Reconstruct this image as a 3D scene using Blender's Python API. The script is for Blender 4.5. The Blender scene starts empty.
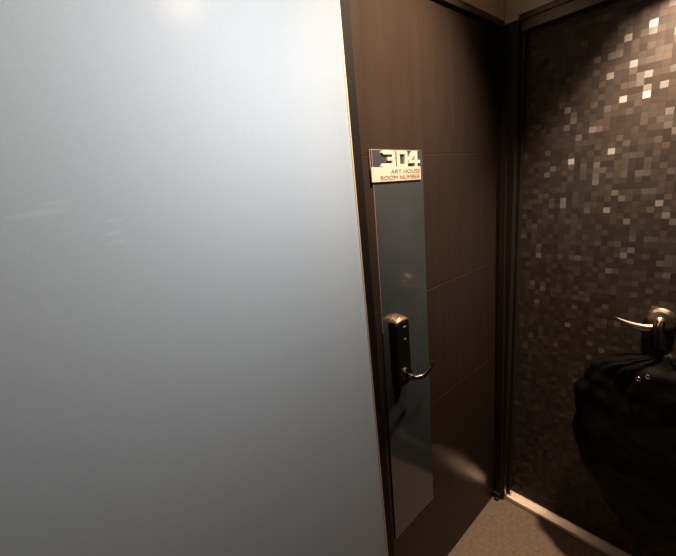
import bpy, bmesh, math, random
from mathutils import Vector, Matrix, noise
random.seed(7)
SC = bpy.context.scene
COL = SC.collection

# ------------------------------------------------------------------ helpers
def link(o, parent=None):
    COL.objects.link(o)
    if parent: o.parent = parent
    return o

def obj(name, bm, mats, parent=None, smooth=False):
    bmesh.ops.recalc_face_normals(bm, faces=bm.faces)
    me = bpy.data.meshes.new(name)
    bm.to_mesh(me); bm.free()
    for m in (mats if isinstance(mats, (list, tuple)) else [mats]): me.materials.append(m)
    if smooth:
        for p in me.polygons: p.use_smooth = True
    return link(bpy.data.objects.new(name, me), parent)

def thing(name, label, cat, loc=(0, 0, 0), group=None):
    o = bpy.data.objects.new(name, None); COL.objects.link(o)
    o.empty_display_size = .05
    o.location = loc; o['label'] = label; o['category'] = cat
    if group: o['group'] = group
    return o

def struct(o):
    o['kind'] = 'structure'; return o

def box(bm, x0, x1, y0, y1, z0, z1, bevel=0, seg=2):
    r = bmesh.ops.create_cube(bm, size=1)
    vs = r['verts']
    for v in vs:
        v.co = Vector((x0 + (x1-x0)*(v.co.x+.5), y0 + (y1-y0)*(v.co.y+.5), z0 + (z1-z0)*(v.co.z+.5)))
    if bevel:
        es = list({e for v in vs for e in v.link_edges})
        bmesh.ops.bevel(bm, geom=es, offset=bevel, segments=seg, affect='EDGES', profile=.5)
    return bm

def nb(): return bmesh.new()

def prism(bm, pts, axis, a, b):
    """polygon pts in the two axes other than `axis`, extruded from a to b along axis"""
    def co(p, t):
        c = [0, 0, 0]; k = [i for i in range(3) if i != axis]
        c[k[0]], c[k[1]], c[axis] = p[0], p[1], t
        return Vector(c)
    A = [bm.verts.new(co(p, a)) for p in pts]; B = [bm.verts.new(co(p, b)) for p in pts]
    bm.faces.new(A); bm.faces.new(B[::-1]); n = len(pts)
    for i in range(n): bm.faces.new((A[i], A[(i+1) % n], B[(i+1) % n], B[i]))
    return bm

def tube(bm, path, radii, n=12, flat=1.0, cap=True):
    """swept tube; flat squashes the section along its second normal"""
    P = [Vector(p) for p in path]; rings = []
    up = Vector((0, 0, 1)); last = None
    for i, p in enumerate(P):
        t = (P[min(i+1, len(P)-1)] - P[max(i-1, 0)]).normalized()
        a = (last - t*last.dot(t)) if last is not None else (up - t*up.dot(t))
        if a.length < 1e-4: a = Vector((1, 0, 0)) - t*t.x
        a.normalize(); last = a; b = t.cross(a)
        r = radii[i] if isinstance(radii, (list, tuple)) else radii
        fl = flat[i] if isinstance(flat, (list, tuple)) else flat
        rings.append([bm.verts.new(p + a*(r*math.cos(2*math.pi*k/n)) + b*(r*fl*math.sin(2*math.pi*k/n))) for k in range(n)])
    for A, B in zip(rings, rings[1:]):
        for k in range(n): bm.faces.new((A[k], A[(k+1) % n], B[(k+1) % n], B[k]))
    if cap: bm.faces.new(rings[0][::-1]); bm.faces.new(rings[-1])
    return bm

def lathe(bm, prof, centre, axis, n=40):
    """profile [(distance along axis, radius)] revolved about axis through centre"""
    ax = Vector(axis).normalized(); u = ax.orthogonal().normalized(); w = ax.cross(u); rings = []
    for d, r in prof:
        rings.append([bm.verts.new(Vector(centre) + ax*d + (u*math.cos(2*math.pi*k/n) + w*math.sin(2*math.pi*k/n))*r) for k in range(n)])
    for A, B in zip(rings, rings[1:]):
        for k in range(n): bm.faces.new((A[k], A[(k+1) % n], B[(k+1) % n], B[k]))
    bm.faces.new(rings[0][::-1]); bm.faces.new(rings[-1])
    return bm

# ------------------------------------------------------------------ materials
def lin(c): return tuple(((v/12.92) if v <= .04045 else ((v+.055)/1.055)**2.4) for v in [k/255 for k in c]) + (1,)

def mat(name, base, rough=.5, metal=0, spec=.5, noise_amt=0, noise_scale=20, bump=0, bump_scale=60, stretch=(1, 1, 1), coat=0):
    m = bpy.data.materials.new(name); m.use_nodes = True
    nt = m.node_tree; b = nt.nodes['Principled BSDF']
    b.inputs['Base Color'].default_value = base
    b.inputs['Roughness'].default_value = rough; b.inputs['Metallic'].default_value = metal
    b.inputs['Specular IOR Level'].default_value = spec
    b.inputs['Coat Weight'].default_value = coat; b.inputs['Coat Roughness'].default_value = .05
    tc = nt.nodes.new('ShaderNodeTexCoord'); mp = nt.nodes.new('ShaderNodeMapping')
    mp.inputs['Scale'].default_value = stretch; nt.links.new(tc.outputs['Object'], mp.inputs['Vector'])
    if noise_amt:
        n = nt.nodes.new('ShaderNodeTexNoise'); n.inputs['Scale'].default_value = noise_scale; n.inputs['Detail'].default_value = 5
        nt.links.new(mp.outputs[0], n.inputs['Vector'])
        mr = nt.nodes.new('ShaderNodeMapRange'); mr.inputs['From Min'].default_value = .3; mr.inputs['From Max'].default_value = .7
        mr.inputs['To Min'].default_value = 1-noise_amt; mr.inputs['To Max'].default_value = 1+noise_amt
        nt.links.new(n.outputs['Fac'], mr.inputs['Value'])
        vm = nt.nodes.new('ShaderNodeVectorMath'); vm.operation = 'SCALE'; vm.inputs[0].default_value = base[:3]
        nt.links.new(mr.outputs[0], vm.inputs['Scale']); nt.links.new(vm.outputs[0], b.inputs['Base Color'])
    if bump:
        n = nt.nodes.new('ShaderNodeTexNoise'); n.inputs['Scale'].default_value = bump_scale; n.inputs['Detail'].default_value = 4
        nt.links.new(mp.outputs[0], n.inputs['Vector'])
        bp = nt.nodes.new('ShaderNodeBump'); bp.inputs['Strength'].default_value = bump; bp.inputs['Distance'].default_value = .004
        nt.links.new(n.outputs['Fac'], bp.inputs['Height']); nt.links.new(bp.outputs[0], b.inputs['Normal'])
    return m

M = {}
M['door'] = mat('dark_brown_laminate', (.0150, .0104, .0080, 1), .33, spec=.17, noise_amt=.1, noise_scale=9, stretch=(3, 1, .35), bump=.02, bump_scale=90)
M['groove'] = mat('joint_metal', (.04, .03, .024, 1), .3, metal=.6)
M['strip'] = mat('smoked_blue_acrylic', (.023, .028, .032, 1), .09, spec=.5, noise_amt=.1, noise_scale=6)
M['strip'].node_tree.nodes['Principled BSDF'].inputs['IOR'].default_value = 1.85
M['frame'] = mat('dark_bronze_frame', (.012, .010, .009, 1), .35, spec=.4)
M['jamb'] = mat('dark_wood_jamb', (.03, .021, .016, 1), .32, noise_amt=.25, noise_scale=12, stretch=(2, 2, .2))
M['seal'] = mat('black_brown_seal', (.0025, .002, .0018, 1), .6, spec=.15)
M['edge'] = mat('champagne_edge', (.5, .42, .33, 1), .3, metal=.5)
M['floor'] = mat('brown_carpet', (.19, .137, .10, 1), .85, spec=.2, noise_amt=.22, noise_scale=70, bump=.5, bump_scale=400)
M['paint'] = mat('beige_paint', (.78, .66, .47, 1), .7, noise_amt=.03)
M['greypaint'] = mat('grey_paint', (.62, .60, .56, 1), .7, noise_amt=.03)
M['darkwall'] = mat('dark_corridor_paint', (.03, .026, .024, 1), .6, noise_amt=.1)
M['bath'] = mat('slate_tile', (.15, .153, .157, 1), .5, noise_amt=.04)
M['sign'] = mat('brushed_steel_sign', (.30, .263, .222, 1), .45, metal=0, spec=.6, noise_amt=.03, noise_scale=200, stretch=(.1, 1, 1))
M['ink'] = mat('engraved_brown_ink', (.07, .03, .013, 1), .5)
M['clear'] = mat('acrylic_edge', (.15, .12, .10, 1), .25)
M['lock'] = mat('black_lock_plastic', (.003, .003, .0033, 1), .3, spec=.3)
M['lockcap'] = mat('bronze_lock_cap', (.28, .18, .115, 1), .36, metal=.8)
M['darkmetal'] = mat('dark_nickel', (.16, .13, .115, 1), .22, metal=1)
M['ring'] = mat('polished_steel', (.85, .84, .82, 1), .15, metal=1)
M['led'] = mat('grey_icon', (.14, .14, .145, 1), .4)
M['bronze'] = mat('satin_bronze', (.62, .47, .36, 1), .3, metal=1, noise_amt=.05, noise_scale=120)
M['thr'] = mat('brushed_brass_threshold', (.56, .44, .345, 1), .27, metal=.65, noise_amt=.08, noise_scale=90, stretch=(8, .3, 1))
M['bag'] = mat('black_bag_film', (.0025, .0025, .0028, 1), .55, spec=.12, bump=.35, bump_scale=45)

def mosaic_mat():
    """glossy square mosaic: each tile has its own tone and its own slight tilt"""
    m = bpy.data.materials.new('glass_mosaic_film'); m.use_nodes = True
    nt = m.node_tree; N = nt.nodes; L = nt.links; b = N['Principled BSDF']
    tc = N.new('ShaderNodeTexCoord'); sep = N.new('ShaderNodeSeparateXYZ'); L.new(tc.outputs['Object'], sep.inputs[0])
    def math_(op, a, bb=None, c=None):
        n = N.new('ShaderNodeMath'); n.operation = op
        for i, v in enumerate((a, bb, c)):
            if v is None: continue
            if isinstance(v, (int, float)): n.inputs[i].default_value = v
            else: L.new(v, n.inputs[i])
        return n.outputs[0]
    S = .0195
    u = math_('DIVIDE', sep.outputs['Y'], S); v = math_('DIVIDE', sep.outputs['Z'], S)
    fu = math_('FLOOR', u); fv = math_('FLOOR', v)
    cb = N.new('ShaderNodeCombineXYZ'); L.new(fu, cb.inputs[0]); L.new(fv, cb.inputs[1])
    wn = N.new('ShaderNodeTexWhiteNoise'); wn.noise_dimensions = '3D'; L.new(cb.outputs[0], wn.inputs['Vector'])
    # tone of each tile
    cr = N.new('ShaderNodeValToRGB'); e = cr.color_ramp; e.interpolation = 'CONSTANT'
    e.elements[0].position = 0; e.elements[0].color = (.031, .0235, .0195, 1)
    e.elements[1].position = .45; e.elements[1].color = (.037, .028, .023, 1)
    for p_, c_ in ((.68, (.046, .035, .028, 1)), (.84, (.060, .045, .036, 1))):
        x = e.elements.new(p_); x.color = c_
    L.new(wn.outputs['Value'], cr.inputs[0])
    # thin dark joint between tiles
    gu = math_('ABSOLUTE', math_('SUBTRACT', math_('FRACT', u), .5)); gv = math_('ABSOLUTE', math_('SUBTRACT', math_('FRACT', v), .5))
    g = math_('GREATER_THAN', math_('MAXIMUM', gu, gv), .47)
    mx = N.new('ShaderNodeMix'); mx.data_type = 'RGBA'; L.new(g, mx.inputs['Factor'])
    L.new(cr.outputs[0], mx.inputs['A']); mx.inputs['B'].default_value = (.03, .02, .015, 1)
    L.new(mx.outputs['Result'], b.inputs['Base Color'])
    # tilt
    vs = N.new('ShaderNodeVectorMath'); vs.operation = 'SUBTRACT'; L.new(wn.outputs['Color'], vs.inputs[0]); vs.inputs[1].default_value = (.5, .5, .5)
    sc = N.new('ShaderNodeVectorMath'); sc.operation = 'SCALE'; L.new(vs.outputs[0], sc.inputs[0]); sc.inputs['Scale'].default_value = .9
    ge = N.new('ShaderNodeNewGeometry'); ad = N.new('ShaderNodeVectorMath'); L.new(ge.outputs['Normal'], ad.inputs[0]); L.new(sc.outputs[0], ad.inputs[1])
    nm = N.new('ShaderNodeVectorMath'); nm.operation = 'NORMALIZE'; L.new(ad.outputs[0], nm.inputs[0]); L.new(nm.outputs[0], b.inputs['Coat Normal'])
    b.inputs['Coat Weight'].default_value = .65; b.inputs['Coat Roughness'].default_value = .46; b.inputs['Coat IOR'].default_value = 1.45
    b.inputs['Roughness'].default_value = .6; b.inputs['Specular IOR Level'].default_value = .1
    return m
M['mosaic'] = mosaic_mat()

def frosted_mat():
    m = bpy.data.materials.new('sandblasted_glass'); m.use_nodes = True
    nt = m.node_tree; N = nt.nodes; L = nt.links
    N.remove(N['Principled BSDF']); out = N['Material Output']
    tr = N.new('ShaderNodeBsdfTranslucent'); df = N.new('ShaderNodeBsdfDiffuse'); df.inputs['Color'].default_value = (.5, .52, .55, 1)
    gl = N.new('ShaderNodeBsdfGlossy'); gl.inputs['Roughness'].default_value = .16
    tc = N.new('ShaderNodeTexCoord')
    # fine grain and a few small paler streaks on the etched face
    n1 = N.new('ShaderNodeTexNoise'); n1.inputs['Scale'].default_value = 260; n1.inputs['Detail'].default_value = 3; L.new(tc.outputs['Object'], n1.inputs['Vector'])
    mr = N.new('ShaderNodeMapRange'); mr.inputs['To Min'].default_value = .93; mr.inputs['To Max'].default_value = 1.03; L.new(n1.outputs['Fac'], mr.inputs['Value'])
    def streak(cx, cz, rx, rz, amt):
        mp = N.new('ShaderNodeMapping'); mp.vector_type = 'TEXTURE'
        mp.inputs['Location'].default_value = (cx, 0, cz); mp.inputs['Scale'].default_value = (rx, 1, rz); mp.inputs['Rotation'].default_value = (0, -.07, 0)
        L.new(tc.outputs['Object'], mp.inputs['Vector'])
        ln = N.new('ShaderNodeVectorMath'); ln.operation = 'LENGTH'; L.new(mp.outputs[0], ln.inputs[0])
        nz = N.new('ShaderNodeTexNoise'); nz.inputs['Scale'].default_value = 2.2; nz.inputs['Detail'].default_value = 3; L.new(mp.outputs[0], nz.inputs['Vector'])
        a = N.new('ShaderNodeMath'); a.operation = 'MULTIPLY_ADD'; L.new(nz.outputs['Fac'], a.inputs[0]); a.inputs[1].default_value = 1.2; L.new(ln.outputs['Value'], a.inputs[2])
        r = N.new('ShaderNodeMapRange'); r.inputs['From Min'].default_value = 1.5; r.inputs['From Max'].default_value = .9; r.inputs['To Min'].default_value = 0; r.inputs['To Max'].default_value = amt
        L.new(a.outputs[0], r.inputs['Value']); return r.outputs[0]
    tot = mr.outputs[0]
    for args in ((-1.475, 1.588, .05, .008, .09), (-1.455, 1.60, .03, .006, .07), (-1.392, 1.545, .022, .005, .09), (-1.385, 1.565, .018, .005, .08), (-1.388, 1.53, .02, .005, .06)):
        a = N.new('ShaderNodeMath'); a.operation = 'ADD'; L.new(tot, a.inputs[0]); L.new(streak(*args), a.inputs[1]); tot = a.outputs[0]
    sc = N.new('ShaderNodeVectorMath'); sc.operation = 'SCALE'; sc.inputs[0].default_value = (.838, .84, .85); L.new(tot, sc.inputs['Scale'])
    L.new(sc.outputs[0], tr.inputs['Color'])
    m1 = N.new('ShaderNodeMixShader'); m1.inputs[0].default_value = .08; L.new(tr.outputs[0], m1.inputs[1]); L.new(df.outputs[0], m1.inputs[2])
    fr = N.new('ShaderNodeFresnel'); fr.inputs['IOR'].default_value = 1.45
    m2 = N.new('ShaderNodeMixShader'); L.new(fr.outputs[0], m2.inputs[0]); L.new(m1.outputs[0], m2.inputs[1]); L.new(gl.outputs[0], m2.inputs[2])
    L.new(m2.outputs[0], out.inputs['Surface'])
    return m
def clear_mat():
    m = bpy.data.materials.new('smooth_glass_side'); m.use_nodes = True
    nt = m.node_tree; N = nt.nodes; N.remove(N['Principled BSDF'])
    t = N.new('ShaderNodeBsdfTransparent'); t.inputs['Color'].default_value = (.93, .96, .97, 1)
    nt.links.new(t.outputs[0], N['Material Output'].inputs['Surface']); return m
M['frost'] = frosted_mat(); M['glassback'] = clear_mat()

# ------------------------------------------------------------------ the setting
CEIL = 2.45; XL = -2.4; YB = -1.9; YF = 1.9; DH = 2.1
def plate(name, *a, m=None):
    return struct(obj(name, box(nb(), *a), m))
plate('floor', XL-.1, .2, YB-.1, YF+.1, -.08, 0, m=M['floor'])
plate('ceiling', XL-.1, .2, YB-.1, YF+.1, CEIL, CEIL+.08, m=M['paint'])
plate('wall_left', XL-.1, XL, YB-.1, YF+.1, 0, CEIL, m=M['darkwall'])
plate('wall_back', XL, .2, YB-.1, YB, 0, CEIL, m=M['darkwall'])
# wall in which the numbered door stands: lintel above it and the side that closes the bathroom behind
bm = nb(); box(bm, -.773, .2, 0, .1, DH+.004, CEIL); box(bm, -.773, .2, .046, .1, 0, DH+.004)
struct(obj('wall_front', bm, M['paint']))
# right wall around the mosaic door
bm = nb(); box(bm, .002, .2, YB, 0, DH, CEIL); box(bm, .002, .2, YB, -1.03, 0, DH); box(bm, .075, .2, -1.03, 0, 0, DH)
struct(obj('wall_right', bm, M['greypaint']))
# bathroom shell behind the frosted glass
bm = nb(); box(bm, XL, -.6, YF, YF+.1, 0, CEIL); struct(obj('wall_bathroom', bm, M['bath']))
bm = nb(); box(bm, -.7, -.6, .1, YF, 0, CEIL); struct(obj('wall_divider', bm, M['bath']))
# pale corner bead of the painted wall above the doors
struct(obj('trim_1', box(nb(), -.012, .002, -.012, 0, DH+.012, CEIL), M['paint']))
# thin dark cornice on top of the two doors
bm = nb(); box(bm, -.773, 0, -.014, 0, DH-.012, DH+.012, .003); struct(obj('trim_2', bm, M['jamb']))

# ------------------------------------------------------------------ frosted glass partition
g = thing('frosted_glass_partition', 'large blue-grey frosted glass partition glowing from a light behind, left of the numbered door', 'glass partition', (-1.6, 0, 0))
def plumb(bm):                         # the glass edge and the door's hinge side stand very slightly out of plumb
    for v in bm.verts:
        if -1 < v.co.x < -.7: v.co.x -= .004 + .006*v.co.z
    return bm
def loc(o, root):                      # meshes are written in world coordinates; keep them there under their root
    o.matrix_parent_inverse = Matrix.Translation(-Vector(root.location)); return o
bm = plumb(box(nb(), XL, -.8165, -.006, .006, 0, CEIL))
for f in bm.faces: f.material_index = 0
o = obj('glass_pane', bm, [M['frost'], M['glassback']], g); loc(o, g)
for p in o.data.polygons:
    p.material_index = 0 if p.normal.y < -.5 else 1
loc(obj('edge_strip', plumb(box(nb(), -.8215, -.8165, -.0085, .008, 0, CEIL, .0015)), M['edge'], g), g)
loc(obj('edge_seal', plumb(box(nb(), -.8165, -.7805, -.001, .03, 0, CEIL)), M['seal'], g), g)

# ------------------------------------------------------------------ numbered door (left), plane y = 0
d1 = struct(bpy.data.objects.new('door_1', None)); COL.objects.link(d1); d1.location = (-.39, 0, 0)
bm = nb(); G = .0016
joints = [.004, .355, .784, 1.2182, 1.6545, DH-.013]
for a, b in zip(joints, joints[1:]): box(bm, -.780, -.024, 0, .04, a+G, b-G, .0012, 1)
loc(obj('door_leaf', plumb(bm), M['door'], d1), d1)
bm = nb()
for z in joints[1:-1]: box(bm, -.791, -.025, .0008, .02, z-G-.0005, z+G+.0005)
loc(obj('joint_strip', bm, M['groove'], d1), d1)
# long glossy backing strip that carries number sign and lock (hangs a little out of plumb)
def strip_x(z, x): return x + .0135*(z-1.67)
bm = nb()
pts = [(-.758, 1.672), (-.531, 1.668), (strip_x(.379, -.531), .379), (strip_x(.375, -.758), .375)]
prism(bm, pts, 1, -.005, 0)
bmesh.ops.bevel(bm, geom=list(bm.edges), offset=.0008, segments=1, affect='EDGES')
o = loc(obj('backing_strip', bm, M['strip'], d1), d1); o['label'] = 'glossy smoked blue-grey vertical strip'
bm = nb(); prism(bm, [(-.7598, 1.672), (-.758, 1.672), (strip_x(1.15, -.758), 1.15), (strip_x(1.15, -.7595), 1.15)], 1, -.0055, 0)
loc(obj('strip_edge', bm, M['clear'], d1), d1)

# electronic lock with lever
LKROOT = thing('electronic_lock', 'black upright electronic door lock with bronze top and short lever, below the 304 sign', 'door lock', (-.689, -.005, .962))
lx0, lx1, lz0, lz1 = -.7405, -.679, .962, 1.178
bm = nb(); box(bm, lx0, lx1, -.038, -.005, lz0, lz1, .006, 3)
lk = LKROOT; loc(obj('lock_body', bm, M['lock'], lk), lk)
def sub(name, bm, m, par, root=d1, smooth=False):
    o = obj(name, bm, m, par, smooth)
    if par is LKROOT: loc(o, par)
    return o
bm = nb()   # domed, sloping cap on top
prof = []
n = 12
for i in range(n+1):
    t = i/n; x = lx0+.001 + (lx1-lx0-.002)*t; prof.append((x, lz1-.003 + .016*math.sin(math.pi*t)**.7 if 0 < t < 1 else lz1-.003))
rings = []
for (y, s) in ((-.0375, .25), (-.030, .75), (-.018, 1), (-.0055, 1.05)):
    rings.append([bm.verts.new((x, y, lz1-.003 + (z-lz1+.003)*s)) for x, z in prof] + [bm.verts.new((lx1-.001, y, lz1-.010)), bm.verts.new((lx0+.001, y, lz1-.010))])
for A, B in zip(rings, rings[1:]):
    for k in range(len(A)): bm.faces.new((A[k], A[(k+1) % len(A)], B[(k+1) % len(B)], B[k]))
bm.faces.new(rings[0]); bm.faces.new(rings[-1][::-1])
sub('lock_cap', bm, M['lockcap'], lk)
for z, w in ((1.155, .007), (1.115, .004)):
    bm = nb(); box(bm, -.704-w, -.704+w, -.0392, -.037, z-.0022, z+.0022, .0008, 1); sub('lock_indicator', bm, M['led'], lk)
# rose, neck and lever
bm = nb(); lathe(bm, [(0, .024), (.005, .0235), (.009, .022), (.010, .014)], (-.712, -.037, 1.0), (0, -1, 0)); sub('lock_rose', bm, M['darkmetal'], lk, smooth=False)
bm = nb()
tube(bm, [(-.712, -.042, 1.0), (-.712, -.058, .999), (-.710, -.070, .998), (-.703, -.079, .997), (-.690, -.083, .997), (-.665, -.081, .998), (-.638, -.076, 1.0), (-.614, -.070, 1.002)],
     [.0105, .0105, .0105, .0105, .0105, .0095, .0085, .006], 14, flat=[1, 1, 1, .95, .85, .75, .7, .7])
sub('lock_lever', bm, M['darkmetal'], lk, smooth=True)
bm = nb(); lathe(bm, [(0, .0055), (.002, .0055), (.003, .003)], (-.722, -.037, .985), (0, -1, 0), 20); sub('key_cylinder', bm, M['darkmetal'], lk)

# ------------------------------------------------------------------ room number sign
YS = -.010; DX = -.009
sg = thing('room_number_sign', 'small cream metal sign with cut-out numerals 304 at the top of the blue-grey door strip', 'sign', (-.645, YS, 1.585))
SH = lambda x: -.005*(x+.758)/.226          # the sign hangs slightly lower to the right
def sgn(name, bm, m, smooth=False):
    for v in bm.verts: v.co.z += SH(v.co.x) - .002; v.co.x = -.760 + (v.co.x+.760)*.965 + DX
    return loc(obj(name, bm, m, sg, smooth), sg)
bm = nb(); box(bm, -.760, -.533, YS, -.005, 1.587, 1.626, .0008, 1); sgn('sign_plate', bm, M['sign'])
bm = nb(); r = .0014
box(bm, -.760, -.533, -.0065, -.005, 1.6705, 1.6725); box(bm, -.760, -.758, -.0065, -.005, 1.625, 1.671)
sgn('sign_frame', bm, M['clear'])
def rects(rs, name):
    bm = nb()
    for x0, x1, z0, z1 in rs: box(bm, x0, x1, YS, -.005, z0, z1, .0004, 1)
    return sgn(name, bm, M['sign'])
zb, zt = 1.6255, 1.6705
def poly(pieces, name):
    bm = nb()
    for pts in pieces: prism(bm, pts, 1, YS, -.005)
    return sgn(name, bm, M['sign'])
W = .0105
# 3 with a long foot to the left
poly([[(-.708, zt), (-.702, zt+.0008), (-.660, zt), (-.655, zt-.006), (-.655, zt-W), (-.706, zt-W), (-.712, zt-.006)],
      [(-.668, zt-W), (-.655, zt-W), (-.655, zt-.018), (-.658, zt-.0215), (-.654, zt-.025), (-.654, zb), (-.669, zb)],
      [(-.690, zt-.0175), (-.668, zt-.0175), (-.668, zt-.027), (-.690, zt-.027)],
      [(-.708, zb+W), (-.669, zb+W), (-.669, zb), (-.714, zb), (-.714, zb+.004)]], 'numeral')
# 0
poly([[(-.645, zt), (-.600, zt), (-.597, zt-.003), (-.597, zt-W+.001), (-.648, zt-W+.001), (-.648, zt-.003)],
      [(-.648, zt-W+.001), (-.634, zt-W+.001), (-.634, zb+W-.002), (-.648, zb+W-.002)],
      [(-.610, zt-W+.001), (-.597, zt-W+.001), (-.597, zb+W-.002), (-.610, zb+W-.002)],
      [(-.648, zb+W-.002), (-.597, zb+W-.002), (-.597, zb), (-.648, zb)]], 'numeral')
# 4
poly([[(-.569, zt), (-.548, zt), (-.548, zb+.0195), (-.561, zb+.0195), (-.561, zt-.012), (-.578, zb+.0195), (-.593, zb+.0195), (-.593, zb+.018)],
      [(-.593, zb+.0195), (-.535, zb+.0195), (-.535, zb+.0105), (-.593, zb+.0105)],
      [(-.561, zb+.0105), (-.548, zb+.0105), (-.548, zb), (-.561, zb)]], 'numeral')
def text_mesh(s, x1, z0, height, width, name):
    cu = bpy.data.curves.new(name, 'FONT'); cu.body = s; cu.size = 1; cu.extrude = 0; cu.offset = .0
    tmp = bpy.data.objects.new('tmp', cu); COL.objects.link(tmp)
    dg = bpy.context.evaluated_depsgraph_get(); me = bpy.data.meshes.new_from_object(tmp.evaluated_get(dg))
    bpy.data.objects.remove(tmp); bpy.data.curves.remove(cu)
    xs = [v.co.x for v in me.vertices]; ys = [v.co.y for v in me.vertices]
    a, b, c, d = min(xs), max(xs), min(ys), max(ys)
    bm = nb(); bm.from_mesh(me); bpy.data.meshes.remove(me)
    r = bmesh.ops.extrude_face_region(bm, geom=bm.faces[:])
    new = [e for e in r['geom'] if isinstance(e, bmesh.types.BMVert)]
    for v in bm.verts: v.co.z = 0
    ns = set(new)
    for v in bm.verts:
        x, y = v.co.x, v.co.y
        v.co = Vector((x1 - width + (x-a)/(b-a)*width, YS-.0007 if v in ns else YS+.0006, z0 + (y-c)/(d-c)*height))
    return sgn(name, bm, M['ink'])
text_mesh('ART HOUSE', -.5385, 1.6085, .0105, .140, 'sign_lettering')
text_mesh('ROOM NUMBER', -.5385, 1.5915, .0115, .186, 'sign_lettering')

# ------------------------------------------------------------------ mosaic door (right), plane x = 0 / leaf face x = .03
XF = .03
d2 = struct(bpy.data.objects.new('door_2', None)); COL.objects.link(d2); d2.location = (XF, -.55, 0)
bm = nb(); box(bm, XF, XF+.04, -.985, -.054, .033, DH-.045, .001, 1)
loc(obj('door_leaf', bm, M['mosaic'], d2), d2)
# casing, standing a little out of plumb
def lean(bm, y0):
    for v in bm.verts:
        if v.co.y < y0+.01: v.co.y += .014 - .022*v.co.z/2.1
bm = nb(); box(bm, -.028, .072, -.066, .044, .035, DH-.012, .003); box(bm, -.034, -.020, -.040, -.012, .035, DH-.012, .003); lean(bm, -.066); struct(obj('trim_3', bm, M['frame']))
bm = nb(); box(bm, -.004, .072, -1.03, -.066, DH-.045, DH+.002, .002); box(bm, -.010, .02, -1.03, -.066, DH-.010, DH+.010, .002); box(bm, -.004, .072, -1.03, -.985, 0, DH-.045, .002); struct(obj('trim_4', bm, M['jamb']))
# slim bead between casing and leaf
bm = nb(); box(bm, .002, XF, -.078, -.066, .035, DH-.045, .002); lean(bm, -.066); struct(obj('trim_5', bm, M['frame']))
# small dark foot block at the corner
bm = nb(); box(bm, -.040, .03, -.032, -.002, 0, .036, .003); box(bm, -.052, -.036, -.030, -.010, 0, .016, .003); box(bm, -.050, -.047, -.024, -.018, .016, .034, .001, 1); struct(obj('trim_6', bm, M['frame']))

# lever handle on the mosaic door
hy, hz = -.535, 1.046
bm = nb(); lathe(bm, [(0, .042), (.006, .042), (.012, .039), (.017, .032), (.020, .022), (.021, .016)], (XF, hy, hz), (-1, 0, 0), 48)
lv = loc(obj('lever_handle', bm, M['bronze'], d2), d2); lv['label'] = 'bronze lever handle'
bm = nb()
tube(bm, [(XF-.011, hy, hz), (XF-.030, hy, hz), (XF-.046, hy, hz-.003), (XF-.060, hy+.003, hz-.007), (XF-.069, hy+.013, hz-.011), (XF-.072, hy+.030, hz-.013), (XF-.071, hy+.055, hz-.012), (XF-.068, hy+.080, hz-.008), (XF-.064, hy+.102, hz-.001), (XF-.059, hy+.118, hz+.006)],
     [.0135, .013, .013, .0132, .0138, .014, .0132, .011, .0075, .003], 18, flat=[1, 1, 1, 1, .9, .75, .62, .55, .5, .5])
sub('lever_arm', bm, M['bronze'], lv, d2, True)
bm = nb(); lathe(bm, [(0, .0155), (.014, .0155), (.018, .012)], (XF-.011, hy, hz), (-1, 0, 0), 32); sub('lever_collar', bm, M['bronze'], lv, d2)

# metal threshold strip
bm = nb()
prism(bm, [(-.014, .0008), (-.014, .012), (-.008, .019), (.026, .032), (.034, .032), (.034, .0008)], 1, -.985, -.034)
th = obj('door_threshold', bm, M['thr']); th['label'] = 'pale brushed metal threshold strip along the foot of the mosaic door'; th['category'] = 'threshold'

# ------------------------------------------------------------------ black bag on the lever
bg = thing('hanging_bag', 'crumpled black bag hanging from the lever handle of the mosaic door', 'bag', (-.06, -.565, .2))
bm = nb(); NA = 96; NZ = 72
def interp(tab, z):
    for (a, va), (b, vb) in zip(tab, tab[1:]):
        if z <= b:
            t = (z-a)/(b-a); t = t*t*(3-2*t); return va + (vb-va)*t
    return tab[-1][1]
left = [(.20, .02), (.24, .06), (.34, .135), (.50, .195), (.62, .225), (.71, .243), (.76, .232), (.80, .205), (.865, .193), (.895, .165), (.915, .10), (.945, .035), (.965, .026)]
dep = [(.20, .015), (.26, .05), (.40, .068), (.60, .072), (.80, .06), (.89, .045), (.93, .026), (.965, .018)]
rings = []
for i in range(NZ+1):
    z = .20 + (.965-.20)*i/NZ; ring = []
    hw, dp = interp(left, z), interp(dep, z)
    for k in range(NA):
        a = 2*math.pi*k/NA; c, s = math.cos(a), math.sin(a)
        y = math.copysign(abs(c)**.8, c)*hw; x = math.copysign(abs(s)**.8, s)*dp
        v = Vector((x, y, z))
        w = noise.noise(Vector((x*7, y*7, z*4)))*.032 + (1-abs(noise.noise(Vector((x*16+3, y*15, z*8)))))*.020 - .012 + noise.noise(Vector((y*34, x*30, z*22)))*.005
        pl = math.sin(a*11 + z*9 + 3*noise.noise(Vector((c, s, z*5))))*.006*min(1, max(0, (z-.62)/.25))
        k_ = min(1, hw/.08)
        d = Vector((s*.8, c, 0)).normalized()
        v += d*(w+pl)*k_
        X = min(XF-.006, -.055 + v.x)
        ring.append(bm.verts.new((X, -.565 + v.y, z + .012*noise.noise(Vector((y*9, z*3, x*9)))*k_)))
    rings.append(ring)
for A, B in zip(rings, rings[1:]):
    for k in range(NA): bm.faces.new((A[k], A[(k+1) % NA], B[(k+1) % NA], B[k]))
bm.faces.new(rings[0][::-1]); bm.faces.new(rings[-1])
loc(obj('bag_body', bm, M['bag'], bg, True), bg)
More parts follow.
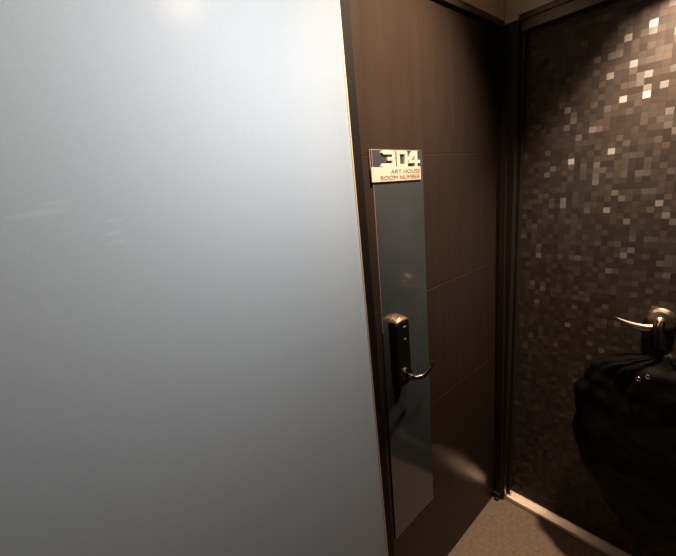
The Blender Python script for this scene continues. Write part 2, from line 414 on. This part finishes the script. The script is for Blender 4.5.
for s, off in ((0, 0), (1, .015)):
    bm = nb(); yy = hy-.012+off; top = hz+.0165; xx = XF-.066-.004*s
    path = [(-.058, -.563, .955), (-.072+.01*s, yy-.006, .985), (XF-.089, yy-.004, 1.018), (XF-.088, yy, hz-.002), (XF-.083, yy, top-.005), (xx-.001, yy, top-.001), (XF-.056, yy, top-.004), (XF-.052, yy, hz-.004), (XF-.058, yy+.006, 1.018), (-.040, yy+.004, .985), (-.05, -.567, .955)]
    tube(bm, path, [.014, .011, .0085, .0065, .005, .0045, .005, .0065, .0085, .011, .014], 10)
    loc(obj('bag_handle', bm, M['bag'], bg, True), bg)
# two small metal rings at the neck
for (y, z) in ((-.536, .899), (-.514, .884)):
    bm = nb(); P = [(-.118 + .002*math.cos(t), y + .006*math.cos(t), z + .006*math.sin(t)) for t in [2*math.pi*i/16 for i in range(17)]]
    tube(bm, P, .0022, 8); o = loc(obj('bag_ring', bm, M['ring'], bg, True), bg); o['label'] = 'small shiny metal ring'

# ------------------------------------------------------------------ lights
def light(name, kind, loc_, energy, color, size=.1, aim=None, spot=None, blend=.5):
    l = bpy.data.lights.new(name, kind); l.energy = energy; l.color = color
    if kind == 'AREA': l.shape = 'DISK'; l.size = size
    else: l.shadow_soft_size = size
    if kind == 'SPOT': l.spot_size = math.radians(spot); l.spot_blend = blend
    o = bpy.data.objects.new(name, l); COL.objects.link(o); o.location = loc_
    if aim is not None: o.rotation_euler = (Vector(aim)-Vector(loc_)).to_track_quat('-Z', 'Y').to_euler()
    return o
WARM = (1, .75, .54)
light('bathroom_lamp', 'POINT', (-1.06, .47, 1.86), 10.6, (.98, .987, 1.0), .08)
light('corridor_downlight', 'SPOT', (-.76, -1.03, 2.44), 6.5, WARM, .09, aim=(-.76, -1.0, 0), spot=160, blend=.5)
light('doorway_downlight', 'SPOT', (-.80, -.60, 2.44), 520, WARM, .05, aim=(-.62, 0, 1.86), spot=60, blend=1)
light('mosaic_downlight', 'SPOT', (-.12, -.565, 2.22), 175, WARM, .04, aim=(-.085, -.60, 0), spot=92, blend=.85)

w = bpy.data.worlds.new('World'); SC.world = w; w.use_nodes = True
w.node_tree.nodes['Background'].inputs[0].default_value = (.5, .55, .6, 1); w.node_tree.nodes['Background'].inputs[1].default_value = .0

# ------------------------------------------------------------------ camera
f, yaw, pitch, roll = 361.05262, .70798, -.24424, -.10099
C = Vector((-1.50797, -.6921, 1.58137))
fw = Vector((math.sin(yaw)*math.cos(pitch), math.cos(yaw)*math.cos(pitch), math.sin(pitch)))
r0 = Vector((math.cos(yaw), -math.sin(yaw), 0)); u0 = r0.cross(fw)
rr = r0*math.cos(roll) + u0*math.sin(roll); uu = u0*math.cos(roll) - r0*math.sin(roll)
cd = bpy.data.cameras.new('Camera'); cam = bpy.data.objects.new('Camera', cd); COL.objects.link(cam)
cd.sensor_fit = 'HORIZONTAL'; cd.sensor_width = 36; cd.lens = f/676*36; cd.clip_start = .01
Mx = Matrix((rr, uu, -fw)).transposed().to_4x4(); Mx.translation = C; cam.matrix_world = Mx
SC.camera = cam
SC.view_settings.view_transform = 'Standard'; SC.view_settings.look = 'None'; SC.view_settings.gamma = 1; SC.view_settings.use_curve_mapping = False
SC.view_settings.exposure = 0
